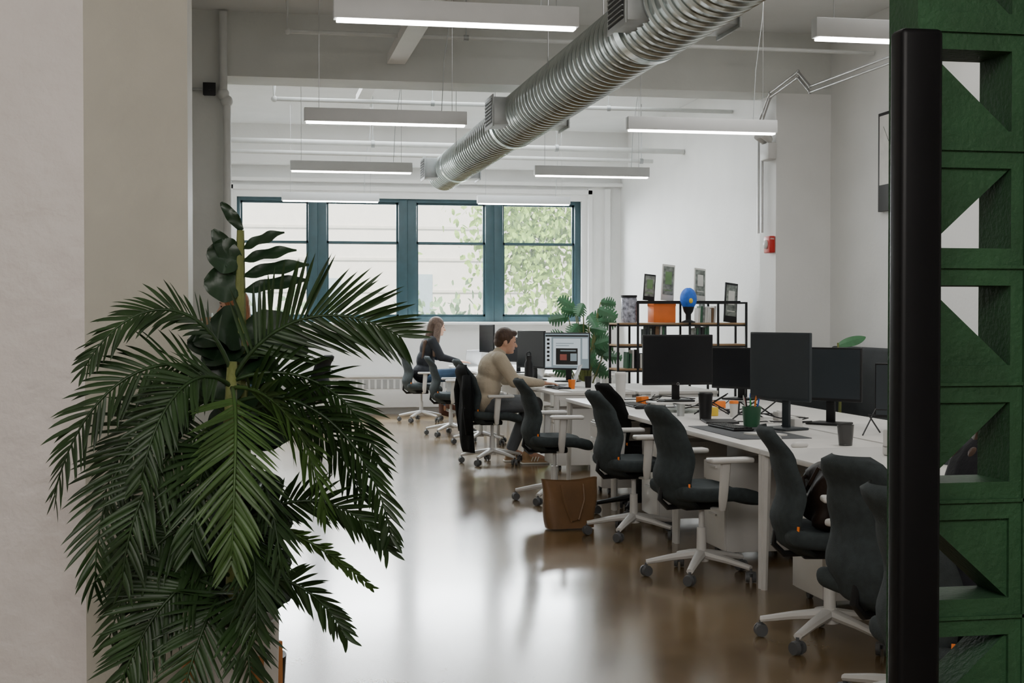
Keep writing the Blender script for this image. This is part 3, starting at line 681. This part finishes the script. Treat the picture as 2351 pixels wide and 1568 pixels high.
# ---------------------------------------------------------------- palm
palm=E('potted_palm','tall artificial palm with long arching dark green fronds','potted plant',(-.05,4.35,0))
def frond(P,n,Ln,roll,mat,drp=.5,wid=.0068):
    P=[Vector((p[0]*(.94 if p[0]<0 else 1),p[1],p[2])) for p in P]; mb=MB()
    def B(t): return P[0]*(1-t)**3+P[1]*3*t*(1-t)**2+P[2]*3*t*t*(1-t)+P[3]*t**3
    N=20; pts=[B(i/N) for i in range(N+1)]
    mb.tube(pts,[.0065*(1-.8*i/N)+.001 for i in range(N+1)],6)
    for i in range(n):
        t=.15+.85*(i/(n-1)); c=B(t); T=(B(min(1,t+.01))-B(t-.01)).normalized()
        S=T.cross(Vector((0,0,1)))
        S=S.normalized() if S.length>.05 else Vector((1,0,0))
        N_=S.cross(T).normalized()
        if N_.z<0: N_=-N_
        side=(S*math.cos(roll)+N_*math.sin(roll)).normalized(); oth=T.cross(side).normalized()
        env=(math.sin(pi*min(1,.2+t*.68))**.7); ll=Ln*env*R.uniform(.86,1.08)
        for s in (-1,1):
            ang=math.radians(60-30*t+R.uniform(-6,6))
            d=(T*math.cos(ang)+side*s*math.sin(ang)+oth*R.uniform(-.22,.22)).normalized()
            prev=None; p=c.copy(); dd=d.copy(); seg=6
            wd=dd.cross(oth).normalized()
            tw=R.uniform(-.5,.5); wd=(wd*math.cos(tw)+oth*math.sin(tw)).normalized(); wd=(wd-dd*wd.dot(dd)).normalized()
            for j in range(seg+1):
                q=j/seg; w=wid*(math.sin(pi*min(.98,.14+q*.84))**.8)*(1 if q<1 else .1)
                fold=oth*w*.5
                cur=[mb.bm.verts.new(p+wd*w+fold),mb.bm.verts.new(p),mb.bm.verts.new(p-wd*w+fold)]
                if prev:
                    for a in (0,1):
                        f=mb.bm.faces.new((prev[a],prev[a+1],cur[a+1],cur[a]))
                prev=cur
                dd=(dd+Vector((0,0,-drp/seg*q))).normalized(); p=p+dd*(ll/seg)
                wd=(wd-dd*wd.dot(dd)).normalized()
    return mb.obj('frond',mat,palm,smooth=180,normals=False)
FR=[([(0,0,1.22),(.10,-.05,1.42),(.30,-.1,1.48),(.50,-.12,1.36)],32,.22,1.35,palmd,.25),
([(0,0,1.24),(-.08,-.05,1.50),(-.32,-.08,1.50),(-.45,-.1,1.27)],30,.14,.7,palmd,.9),
([(0,0,1.2),(-.22,-.1,1.38),(-.46,-.15,1.22),(-.54,-.12,.90)],32,.16,.9,palmd,.9),
([(0,0,1.15),(-.22,-.05,1.22),(-.42,-.1,1.0),(-.42,-.12,.64)],32,.19,1.1,palmd,.6),
([(0,-.03,1.2),(.02,-.2,1.17),(.01,-.3,.97),(.0,-.30,.72)],34,.19,.15,palml,.4),
([(0,0,1.22),(.18,-.05,1.3),(.38,-.05,1.2),(.44,-.05,.97)],32,.16,.9,palmd,.8),
([(0,0,1.15),(.2,-.1,1.25),(.42,-.15,1.05),(.47,-.15,.76)],32,.15,1.0,palmd,.8),
([(0,0,1.05),(-.15,-.15,1.12),(-.3,-.22,.95),(-.33,-.22,.66)],32,.18,.9,palmd,.6),
([(0,0,1.2),(-.1,-.12,1.3),(-.22,-.22,1.2),(-.27,-.25,.95)],28,.15,.8,palmd,.7),
([(0,0,1.2),(.12,-.15,1.22),(.22,-.2,1.1),(.27,-.22,.85)],30,.17,.9,palml,.7),
([(.03,0,.78),(.18,-.05,.90),(.36,-.05,.87),(.47,-.05,.70)],30,.13,1.1,palmd,.6),
([(.03,0,.8),(.14,-.1,.80),(.28,-.12,.72),(.41,-.12,.60)],28,.06,.9,palml,.4),
([(0,0,.75),(-.15,-.1,.85),(-.3,-.1,.75),(-.38,-.1,.47)],32,.17,1.0,palmd,.6),
([(0,0,.62),(-.12,-.15,.70),(-.26,-.18,.58),(-.36,-.18,.30)],36,.19,1.0,palmd,.5),
([(0,0,.6),(.02,-.2,.62),(.05,-.25,.45),(.06,-.25,.25)],30,.16,.3,palmd,.4),
([(.03,0,.60),(.15,-.08,.66),(.27,-.1,.58),(.34,-.1,.44)],26,.11,1.1,palmd,.6),
([(0,0,.6),(-.06,-.2,.62),(-.12,-.26,.45),(-.18,-.26,.22)],30,.17,.6,palmd,.4),
([(0,0,.66),(-.12,-.08,.78),(-.24,-.12,.66),(-.30,-.14,.40)],30,.17,.8,palmd,.5),
([(0,0,.72),(.06,-.15,.85),(.07,-.25,.72),(.07,-.27,.5)],30,.16,.4,palmd,.5),
([(0,.02,1.0),(-.06,-.1,1.1),(-.10,-.2,1.0),(-.12,-.24,.75)],28,.17,.6,palmd,.5),
([(0,.02,.95),(.08,-.1,1.0),(.12,-.2,.9),(.14,-.24,.68)],28,.16,.5,palmd,.5),
([(0,.05,1.1),(-.15,.1,1.25),(-.33,.12,1.15),(-.42,.12,.85)],30,.17,1.0,palmd,.7),
([(0,.05,1.1),(.15,.1,1.2),(.3,.12,1.1),(.40,.12,.85)],30,.16,1.0,palmd,.7),
([(0,.02,.8),(-.15,.05,.95),(-.3,.05,.85),(-.36,.05,.6)],30,.17,1.0,palmd,.6)]
for P,n,Ln,ro,mt,dr in FR: frond(P,n,Ln,ro,mt,dr)
MB().tube([(0,0,.42),(.01,0,.7),(-.01,0,1.0),(0,0,1.28)],[.03,.028,.024,.015],10).obj('trunk',stem,palm,smooth=180)
MB().lathe([(0,.16),(.11,.16),(.135,.22),(.14,.49),(.125,.49),(.12,.45),(0,.45)],seg=32).obj('pot',whitep,palm)
MB().lathe([(0,.455),(.12,.455),(.05,.47),(0,.475)]).obj('soil',soil,palm)
mb=MB()
for a in range(4):
    x,y=.135*math.cos(a*pi/2+.5),.135*math.sin(a*pi/2+.5); mb.box((x*1.12,y*1.12,.2),(.03,.03,.40),rot=(0,0,a*pi/2+.5),bev=.004)
mb.box((0,0,.14),(.3,.03,.03),rot=(0,0,.5)).box((0,0,.14),(.3,.03,.03),rot=(0,0,.5+pi/2))
mb.obj('wooden_stand',woodo,palm)
fig=E('fiddle_leaf_fig','tall plant with broad dark wavy leaves behind palm','potted plant',(-.02,4.66,0))
MB().lathe([(0,0),(.12,0),(.14,.3),(.12,.3),(0,.27)]).obj('pot',blackm,fig)
MB().tube([(0,0,.26),(.01,0,.8),(-.01,0,1.3),(-.005,0,1.70)],[.02,.022,.024,.012],8).obj('stem',stem,fig)
def wavy(mb,b,t,w,nrm,wave=.012):
    b=Vector(b);t=Vector(t);ax=t-b;Ln=ax.length;ax.normalize();sd=ax.cross(Vector(nrm)).normalized();nn=sd.cross(ax)
    def f(u,v):
        s=u*2-1; ww=w*math.sin(pi*min(.985,.04+v*.94))**.65
        return b+ax*Ln*v+sd*s*ww+nn*(-.18*Ln*v*v*.5+.25*ww*abs(s)+wave*math.sin(v*14+s*2)*abs(s))
    mb.grid(f,6,14)
lf=MB()
def LF(b,t,w,n=(0,-.5,.8),wv=.006): wavy(lf,b,t,w,n,wv)
nn=(0,-.75,.65)
LF((.0,0,1.64),(.13,-.05,1.70),.024,nn,.005); LF((0.0,0,1.60),(.17,-.05,1.645),.026,nn,.005); LF((.0,0,1.55),(.21,-.05,1.60),.030,nn,.005); LF((0,0,1.50),(.21,-.05,1.55),.028,nn,.005)
LF((0,0,1.70),(-.065,-.02,1.79),.02,(0,-1,.2)); LF((0,0,1.6),(-.11,-.03,1.63),.06,(0,-1,.2)); LF((0,0,1.52),(-.12,-.03,1.53),.065,(0,-1,.2)); LF((0,0,1.55),(-.09,-.03,1.70),.035,(0,-1,.3))
LF((0,0,1.38),(.19,-.06,1.36),.07,(0,-1,.3)); LF((.06,0,1.40),(.20,-.1,1.30),.06,(0,-1,.3))
for k in range(46):
    z=1.38-.93*k/46; a=R.uniform(-.4,pi+.4)*-1; rr=R.uniform(.12,.19)
    LF((0,0,z),(rr*math.cos(a),rr*.6*math.sin(a)-.03,z+R.uniform(-.08,.06)),R.uniform(.045,.075),(R.uniform(-.3,.3),-1,.3))
lf.obj('leaves',figm,fig,smooth=180,normals=False)
# ---------------------------------------------------------------- people
def remesh(mb,name,mat,parent,vox=.007,sm=3):
    o=mb.obj(name,mat,parent,smooth=0)
    m=o.modifiers.new('r','REMESH'); m.mode='VOXEL'; m.voxel_size=vox
    s=o.modifiers.new('s','SMOOTH'); s.iterations=sm; s.factor=.5
    dg=bpy.context.evaluated_depsgraph_get(); dg.update()
    me=bpy.data.meshes.new_from_object(o.evaluated_get(dg)); o.modifiers.clear(); o.data=me
    if not me.materials: me.materials.append(mat)
    me.shade_smooth(); return o
def add_head(mb,c,tilt=0):
    q=Euler((0,tilt,0)).to_matrix(); c=Vector(c); T=lambda x,y,z: c+q@Vector((x,y,z))
    r=(0,tilt,0)
    mb.sph(T(0,0,0),(.098,.077,.098),r); mb.sph(T(.03,0,-.045),(.066,.060,.085),r); mb.cap(T(.045,0,-.10),T(.078,0,-.105),.034,.020)
    mb.cap(T(.09,0,-.01),T(.112,0,-.045),.009,.013); mb.cap(T(.075,-.03,.012),T(.075,.03,.012),.018,.018)
    mb.cap(T(.088,-.016,-.075),T(.088,.016,-.075),.010,.010); 
    for s in (-1,1): mb.sph(T(-.012,s*.078,-.03),(.018,.010,.032),r); mb.sph(T(.05,s*.035,-.05),(.03,.025,.03),r)
    return T
def add_hand(mb,w,d,side,curl=.5,spread=.016):
    w=Vector(w); d=Vector(d).normalized(); lat=d.cross(Vector((0,0,1))).normalized(); up=lat.cross(d)
    for k in (-1,0,1): mb.cap(w,w+d*.085+lat*k*.022,.020,.014)
    for k,ln in zip((-1.5,-.5,.5,1.5),(.062,.075,.072,.055)):
        a=w+d*.085+lat*k*spread*.9; b=a+d*ln*.5-up*.004*curl; c=b+d*ln*.45-up*.03*curl
        mb.cap(a,b,.0095,.0085); mb.cap(b,c,.0085,.0075)
    a=w+d*.03+lat*side*.024; b=a+d*.032+lat*side*.022; c=b+d*.028+lat*side*.004-up*.006
    mb.cap(a,b,.012,.010); mb.cap(b,c,.010,.008)
lips=M('lips',(.42,.16,.13),.5)
def face_bits(T,parent):
    for s in (-1,1): MB().sph(T(.083,s*.03,-.008),(.008,.012,.007)).obj('eye',black,parent)
    for s in (-1,1): MB().tube([T(.092,s*.015,.018),T(.093,s*.03,.022),T(.083,s*.046,.016)],.0035,6).obj('eyebrow',hairb,parent)
    MB().tube([T(.094,-.02,-.076),T(.099,0,-.074),T(.094,.02,-.076)],[.003,.004,.003],6).obj('mouth',lips,parent)
man=E('person','seated man in beige sweatshirt and grey jeans typing on laptop','person',(2.30,13.2,.0))
J=dict(sh=[(.05,s*.19,1.00) for s in (-1,1)],el=[(.17,s*.25,.80) for s in (-1,1)],wr=[(.47,s*.15,.775) for s in (-1,1)],hp=[(-.03,s*.10,.57) for s in (-1,1)],kn=[(.40,s*.12,.575) for s in (-1,1)],an=[(.22+.12*(s<0),s*.13,.10) for s in (-1,1)])
def torso(mb,g,o=0):
    mb.sph((-.07,0,.60),(.135*g+o,.175*g+o,.12+o)); mb.sph((-.05,0,.74),(.12*g+o,.16*g+o,.15+o)); mb.sph((.0,0,.91),(.122*g+o,.178*g+o,.15+o),(0,.25,0))
    mb.cap((.04,-.15*g,1.005),(.04,.15*g,1.005),.062+o,.062+o)
b=MB(); torso(b,1); b.cap((.05,0,1.03),(.115,0,1.13),.056,.052); T=add_head(b,(.135,0,1.19),.18)
for i in (0,1):
    b.cap(J['sh'][i],J['el'][i],.052,.042); b.cap(J['el'][i],J['wr'][i],.042,.028)
    b.cap(J['hp'][i],J['kn'][i],.085,.060); b.cap(J['kn'][i],J['an'][i],.058,.038); b.cap(J['an'][i],Vector(J['an'][i])+Vector((.13,0,-.05)),.036,.028)
    add_hand(b,J['wr'][i],(1,-.12*(-1,1)[i],-.06),(1,-1)[i]*1)
remesh(b,'body',skin,man)
b=MB(); torso(b,1.02,.014); b.cap((.05,0,1.03),(.075,0,1.07),.068,.062)
for i in (0,1):
    b.cap(J['sh'][i],J['el'][i],.070,.062); e_=Vector(J['el'][i]); w_=Vector(J['wr'][i]); b.cap(e_,e_+(w_-e_)*.5,.062,.05); b.cap(e_+(w_-e_)*.5,e_+(w_-e_)*.93,.05,.038)
remesh(b,'sweatshirt',sweat,man,.009,3)
b=MB(); b.sph((-.07,0,.59),(.145,.185,.10))
for i in (0,1):
    b.cap(J['hp'][i],J['kn'][i],.098,.074); a=Vector(J['an'][i]); b.cap(J['kn'][i],a+Vector((0,0,.04)),.074,.058)
remesh(b,'jeans',jeansg,man,.009,3)
b=MB(); b.sph(T(-.02,0,.022),(.101,.088,.098)); b.sph(T(-.06,0,-.03),(.055,.07,.06)); b.sph(T(.05,0,.07),(.05,.06,.035))
for s in (-1,1): b.sph(T(-.0,s*.07,.0),(.028,.014,.04))
remesh(b,'hair',hairb,man,.006,2); face_bits(T,man)
def shoe(parent,a,mat,stripe=True,yaw=0):
    a=Vector(a); b=MB(); b.cap((-.03,0,.06),(-.03,0,.095),.042,.040); b.cap((-.03,0,.045),(.08,0,.035),.040,.036); b.cap((.08,0,.035),(.15,0,.032),.038,.030); b.box((.05,0,.018),(.26,.085,.03),bev=.012)
    o=remesh(b,'shoe',mat,parent,.007,2); o.location=(a.x,a.y,0); o.rotation_euler=(0,0,yaw)
    MB().box((.052,0,.010),(.275,.092,.02),bev=.009).obj('sole',whitest if stripe else boot,o)
    if stripe:
        for k in range(3):
            MB().tube([(.01+k*.028,-.044,.03),(.03+k*.028,-.036,.072)],.005,6).obj('stripe',whitest,o)
for i in (0,1): shoe(man,J['an'][i],shoem)
def torso2(mb,g,o=0):
    mb.sph((-.05,0,.60),(.13*g+o,.17*g+o,.12+o)); mb.sph((-.02,0,.76),(.105*g+o,.135*g+o,.15+o)); mb.sph((.03,0,.93),(.11*g+o,.15*g+o,.15+o),(0,.2,0))
    mb.cap((.055,-.13*g,1.03),(.055,.13*g,1.03),.054+o,.054+o)
def seated_woman(label,loc,J,top,legs,hair,sleeve=.9,hd=(1,0,-.06)):
    wom=E('person',label,'person',loc)
    b=MB(); torso2(b,1); b.cap((.06,0,1.05),(.11,0,1.16),.048,.044); T=add_head(b,(.14,0,1.235),.15)
    for i in (0,1):
        b.cap(J['sh'][i],J['el'][i],.044,.036); b.cap(J['el'][i],J['wr'][i],.036,.024); b.cap(J['hp'][i],J['kn'][i],.08,.055); b.cap(J['kn'][i],J['an'][i],.052,.034); b.cap(J['an'][i],Vector(J['an'][i])+Vector((.12,0,-.05)),.03,.024)
        add_hand(b,J['wr'][i],(hd[0],-.1*(-1,1)[i],hd[2]),(1,-1)[i])
    remesh(b,'body',skin,wom)
    b=MB(); torso2(b,1.04,.018)
    for i in (0,1):
        s_=Vector(J['sh'][i]); e_=Vector(J['el'][i]); w_=Vector(J['wr'][i])
        if sleeve>.5: b.cap(s_,e_,.062,.058); b.cap(e_,e_+(w_-e_)*sleeve,.055,.036)
        else: b.cap(s_,s_+(e_-s_)*sleeve,.060,.056)
    remesh(b,'jumper' if sleeve>.5 else 'top',top,wom,.009)
    b=MB(); b.sph((-.05,0,.60),(.14,.18,.10))
    for i in (0,1): k_=Vector(J['kn'][i]); a=Vector(J['an'][i]); b.cap(J['hp'][i],k_,.09,.068); b.cap(k_,k_+(a-k_)*.72,.068,.062)
    remesh(b,'jeans',legs,wom,.009)
    b=MB(); b.sph(T(-.02,0,.022),(.108,.098,.104)); b.cap(T(-.06,0,0),(.0,0,.95),.075,.06); 
    for s in (-1,1): b.cap(T(.0,s*.072,.0),(.10,s*.15,1.02),.048,.05); b.cap((.10,s*.16,1.03),(.07,s*.19,.84),.05,.022)
    for k in range(9): b.cap((-.04+.02*(k%3),-.12+.03*k,1.02),(-.08+.02*(k%3),-.12+.03*k,.80-.03*(k%2)),.03,.012)
    remesh(b,'hair',hair,wom,.007,1); face_bits(T,wom)
    for i in (0,1):
        a=Vector(J['an'][i]); bb=MB(); bb.cap(a+Vector((0,0,.12)),a,.048,.042); bb.cap(a,a+Vector((.14,0,-.05)),.042,.032); remesh(bb,'boot',boot,wom,.007,2)
    return wom
seated_woman('seated woman with long hair in black jumper and jeans',(2.36,18.65,.05),dict(sh=[(.06,s*.165,1.03) for s in (-1,1)],el=[(.16,s*.20,.82) for s in (-1,1)],wr=[(.42,s*.13,.755) for s in (-1,1)],hp=[(-.0,s*.09,.56) for s in (-1,1)],kn=[(.40,-.02,.60),(.42,.08,.54)],an=[(.28,-.06,.16),(.22,.13,.06)]),blackt,jeansb,hairl)
seated_woman('seated person in dark sleeveless top with bare arms',(2.08,3.68,0),dict(sh=[(.05,s*.165,1.03) for s in (-1,1)],el=[(-.13,-.27,.90),(.1,.22,.80)],wr=[(.07,-.22,.74),(.28,.13,.68)],hp=[(-.0,s*.09,.57) for s in (-1,1)],kn=[(.40,-.12,.56),(.42,.06,.55)],an=[(.36,-.13,.09),(.34,.06,.09)]),blackt,jeansg,hairb,sleeve=.2,hd=(1,0,-.5))
st=E('person','standing woman with auburn hair holding a glass of juice','person',(-.08,10.6,0),pi)
b=MB(); b.sph((0,0,.90),(.12,.165,.12)); b.sph((0,0,1.05),(.10,.13,.14)); b.sph((0,0,1.21),(.11,.15,.13)); b.cap((0,-.13,1.32),(0,.13,1.32),.05,.05); b.cap((0,0,1.34),(.02,0,1.44),.046,.042)
T=add_head(b,(.035,0,1.505),.1)
b.cap((0,.165,1.31),(.03,.21,1.06),.043,.035); b.cap((.03,.21,1.06),(.17,.1,1.30),.035,.024); add_hand(b,(.17,.1,1.30),(.3,-.3,.6),1,1.5)
b.cap((0,-.165,1.31),(0,-.2,1.05),.043,.035); b.cap((0,-.2,1.05),(.05,-.2,.83),.035,.024); add_hand(b,(.05,-.2,.83),(.1,0,-1),1,.5)
for s in (-1,1): b.cap((0,s*.09,.88),(.01,s*.09,.48),.082,.055); b.cap((.01,s*.09,.48),(0,s*.09,.08),.052,.034); b.cap((0,s*.09,.06),(.13,s*.1,.03),.034,.026)
remesh(b,'body',skin,st)
b=MB(); b.sph((0,0,.95),(.13,.175,.13)); b.sph((0,0,1.08),(.12,.15,.15)); b.sph((0,0,1.21),(.125,.165,.14)); b.cap((0,-.14,1.32),(0,.14,1.32),.062,.062)
b.cap((0,.165,1.31),(.03,.21,1.06),.056,.05); b.cap((0,-.165,1.31),(0,-.2,1.05),.056,.05)
remesh(b,'blouse',M('brown_blouse',(.16,.08,.045),.8),st,.009)
b=MB(); b.sph((0,0,.90),(.13,.175,.10))
for s in (-1,1): b.cap((0,s*.09,.88),(.01,s*.09,.48),.095,.075); b.cap((.01,s*.09,.48),(0,s*.09,.10),.072,.06)
remesh(b,'trousers',jeansb,st,.009)
b=MB(); b.sph(T(-.02,0,.022),(.105,.094,.100)); b.cap(T(-.05,0,-.02),(-.05,0,1.25),.075,.06)
for s in (-1,1): b.cap(T(-.01,s*.065,.02),(.0,s*.09,1.27),.038,.035)
remesh(b,'hair',haira,st,.007,1); face_bits(T,st)
for s in (-1,1): 
    bb=MB(); bb.cap((0,s*.09,.08),(0,s*.09,.05),.042,.042); bb.cap((0,s*.09,.045),(.14,s*.1,.035),.042,.03); remesh(bb,'shoe',black,st,.007,2)
g=E('drinking_glass','glass of orange juice held in hand','glass',(-.29,10.50,1.33))
MB().lathe([(0,0),(.03,0),(.036,.11),(.033,.11),(.028,.006),(0,.006)]).obj('glass_body',glassm,g); MB().lathe([(0,.008),(.027,.008),(.031,.08),(0,.08)]).obj('juice',juice,g)
# ---------------------------------------------------------------- light
w=bpy.data.worlds.new('world'); sc.world=w; w.use_nodes=True; nt=w.node_tree
bg=nt.nodes['Background']; tc=nt.nodes.new('ShaderNodeTexCoord'); sx=nt.nodes.new('ShaderNodeSeparateXYZ'); rp=nt.nodes.new('ShaderNodeValToRGB')
nt.links.new(tc.outputs['Generated'],sx.inputs[0]); nt.links.new(sx.outputs['Z'],rp.inputs[0]); nt.links.new(rp.outputs[0],bg.inputs['Color'])
rp.color_ramp.elements[0].color=(.88,.93,1,1); rp.color_ramp.elements[1].color=(.6,.78,1,1); bg.inputs['Strength'].default_value=2.0
def area(name,loc,rot,sx_,sy_,e_,c=(1,1,1)):
    l=bpy.data.lights.new(name,'AREA'); l.shape='RECTANGLE'; l.size=sx_; l.size_y=sy_; l.energy=e_; l.color=c
    o=bpy.data.objects.new(name,l); col.objects.link(o); o.location=loc; o.rotation_euler=rot; return o
s=bpy.data.lights.new('sun','SUN'); s.energy=9; s.angle=.02; s.color=(1,.94,.84); so=bpy.data.objects.new('sun',s); col.objects.link(so); so.rotation_euler=(math.radians(42),0,math.radians(-12))
area('window_daylight',((WX0+WX1)/2,YB+.9,3.6),(math.radians(-62),0,0),5.6,1.6,1550,(.90,.96,1))
area('ceiling_fill_back',(2.3,16.4,4.06),(0,0,0),4,4,150,(.92,.97,1))  # unseen cool fill area below the closed ceiling, no opening there
area('ceiling_fill_mid',(3.9,8.2,4.06),(0,0,0),1.6,5,60,(1,.98,.95))  # unseen fill area added to brighten the near room, no fitting there
area('lobby_light',(-.6,-1.6,3.7),(math.radians(50),0,math.radians(-4)),3.5,2,215,(1,.95,.90))
try: sc.view_settings.exposure=.38
except Exception: pass
# ---------------------------------------------------------------- camera
cd=bpy.data.cameras.new('camera'); cam=bpy.data.objects.new('camera',cd); col.objects.link(cam)
cd.sensor_width=36; cd.lens=3200/2351*36; cam.location=(0,0,1.42)
cam.rotation_euler=(math.radians(90-1.056),0,math.radians(-10.7)); cd.clip_end=200
sc.camera=cam
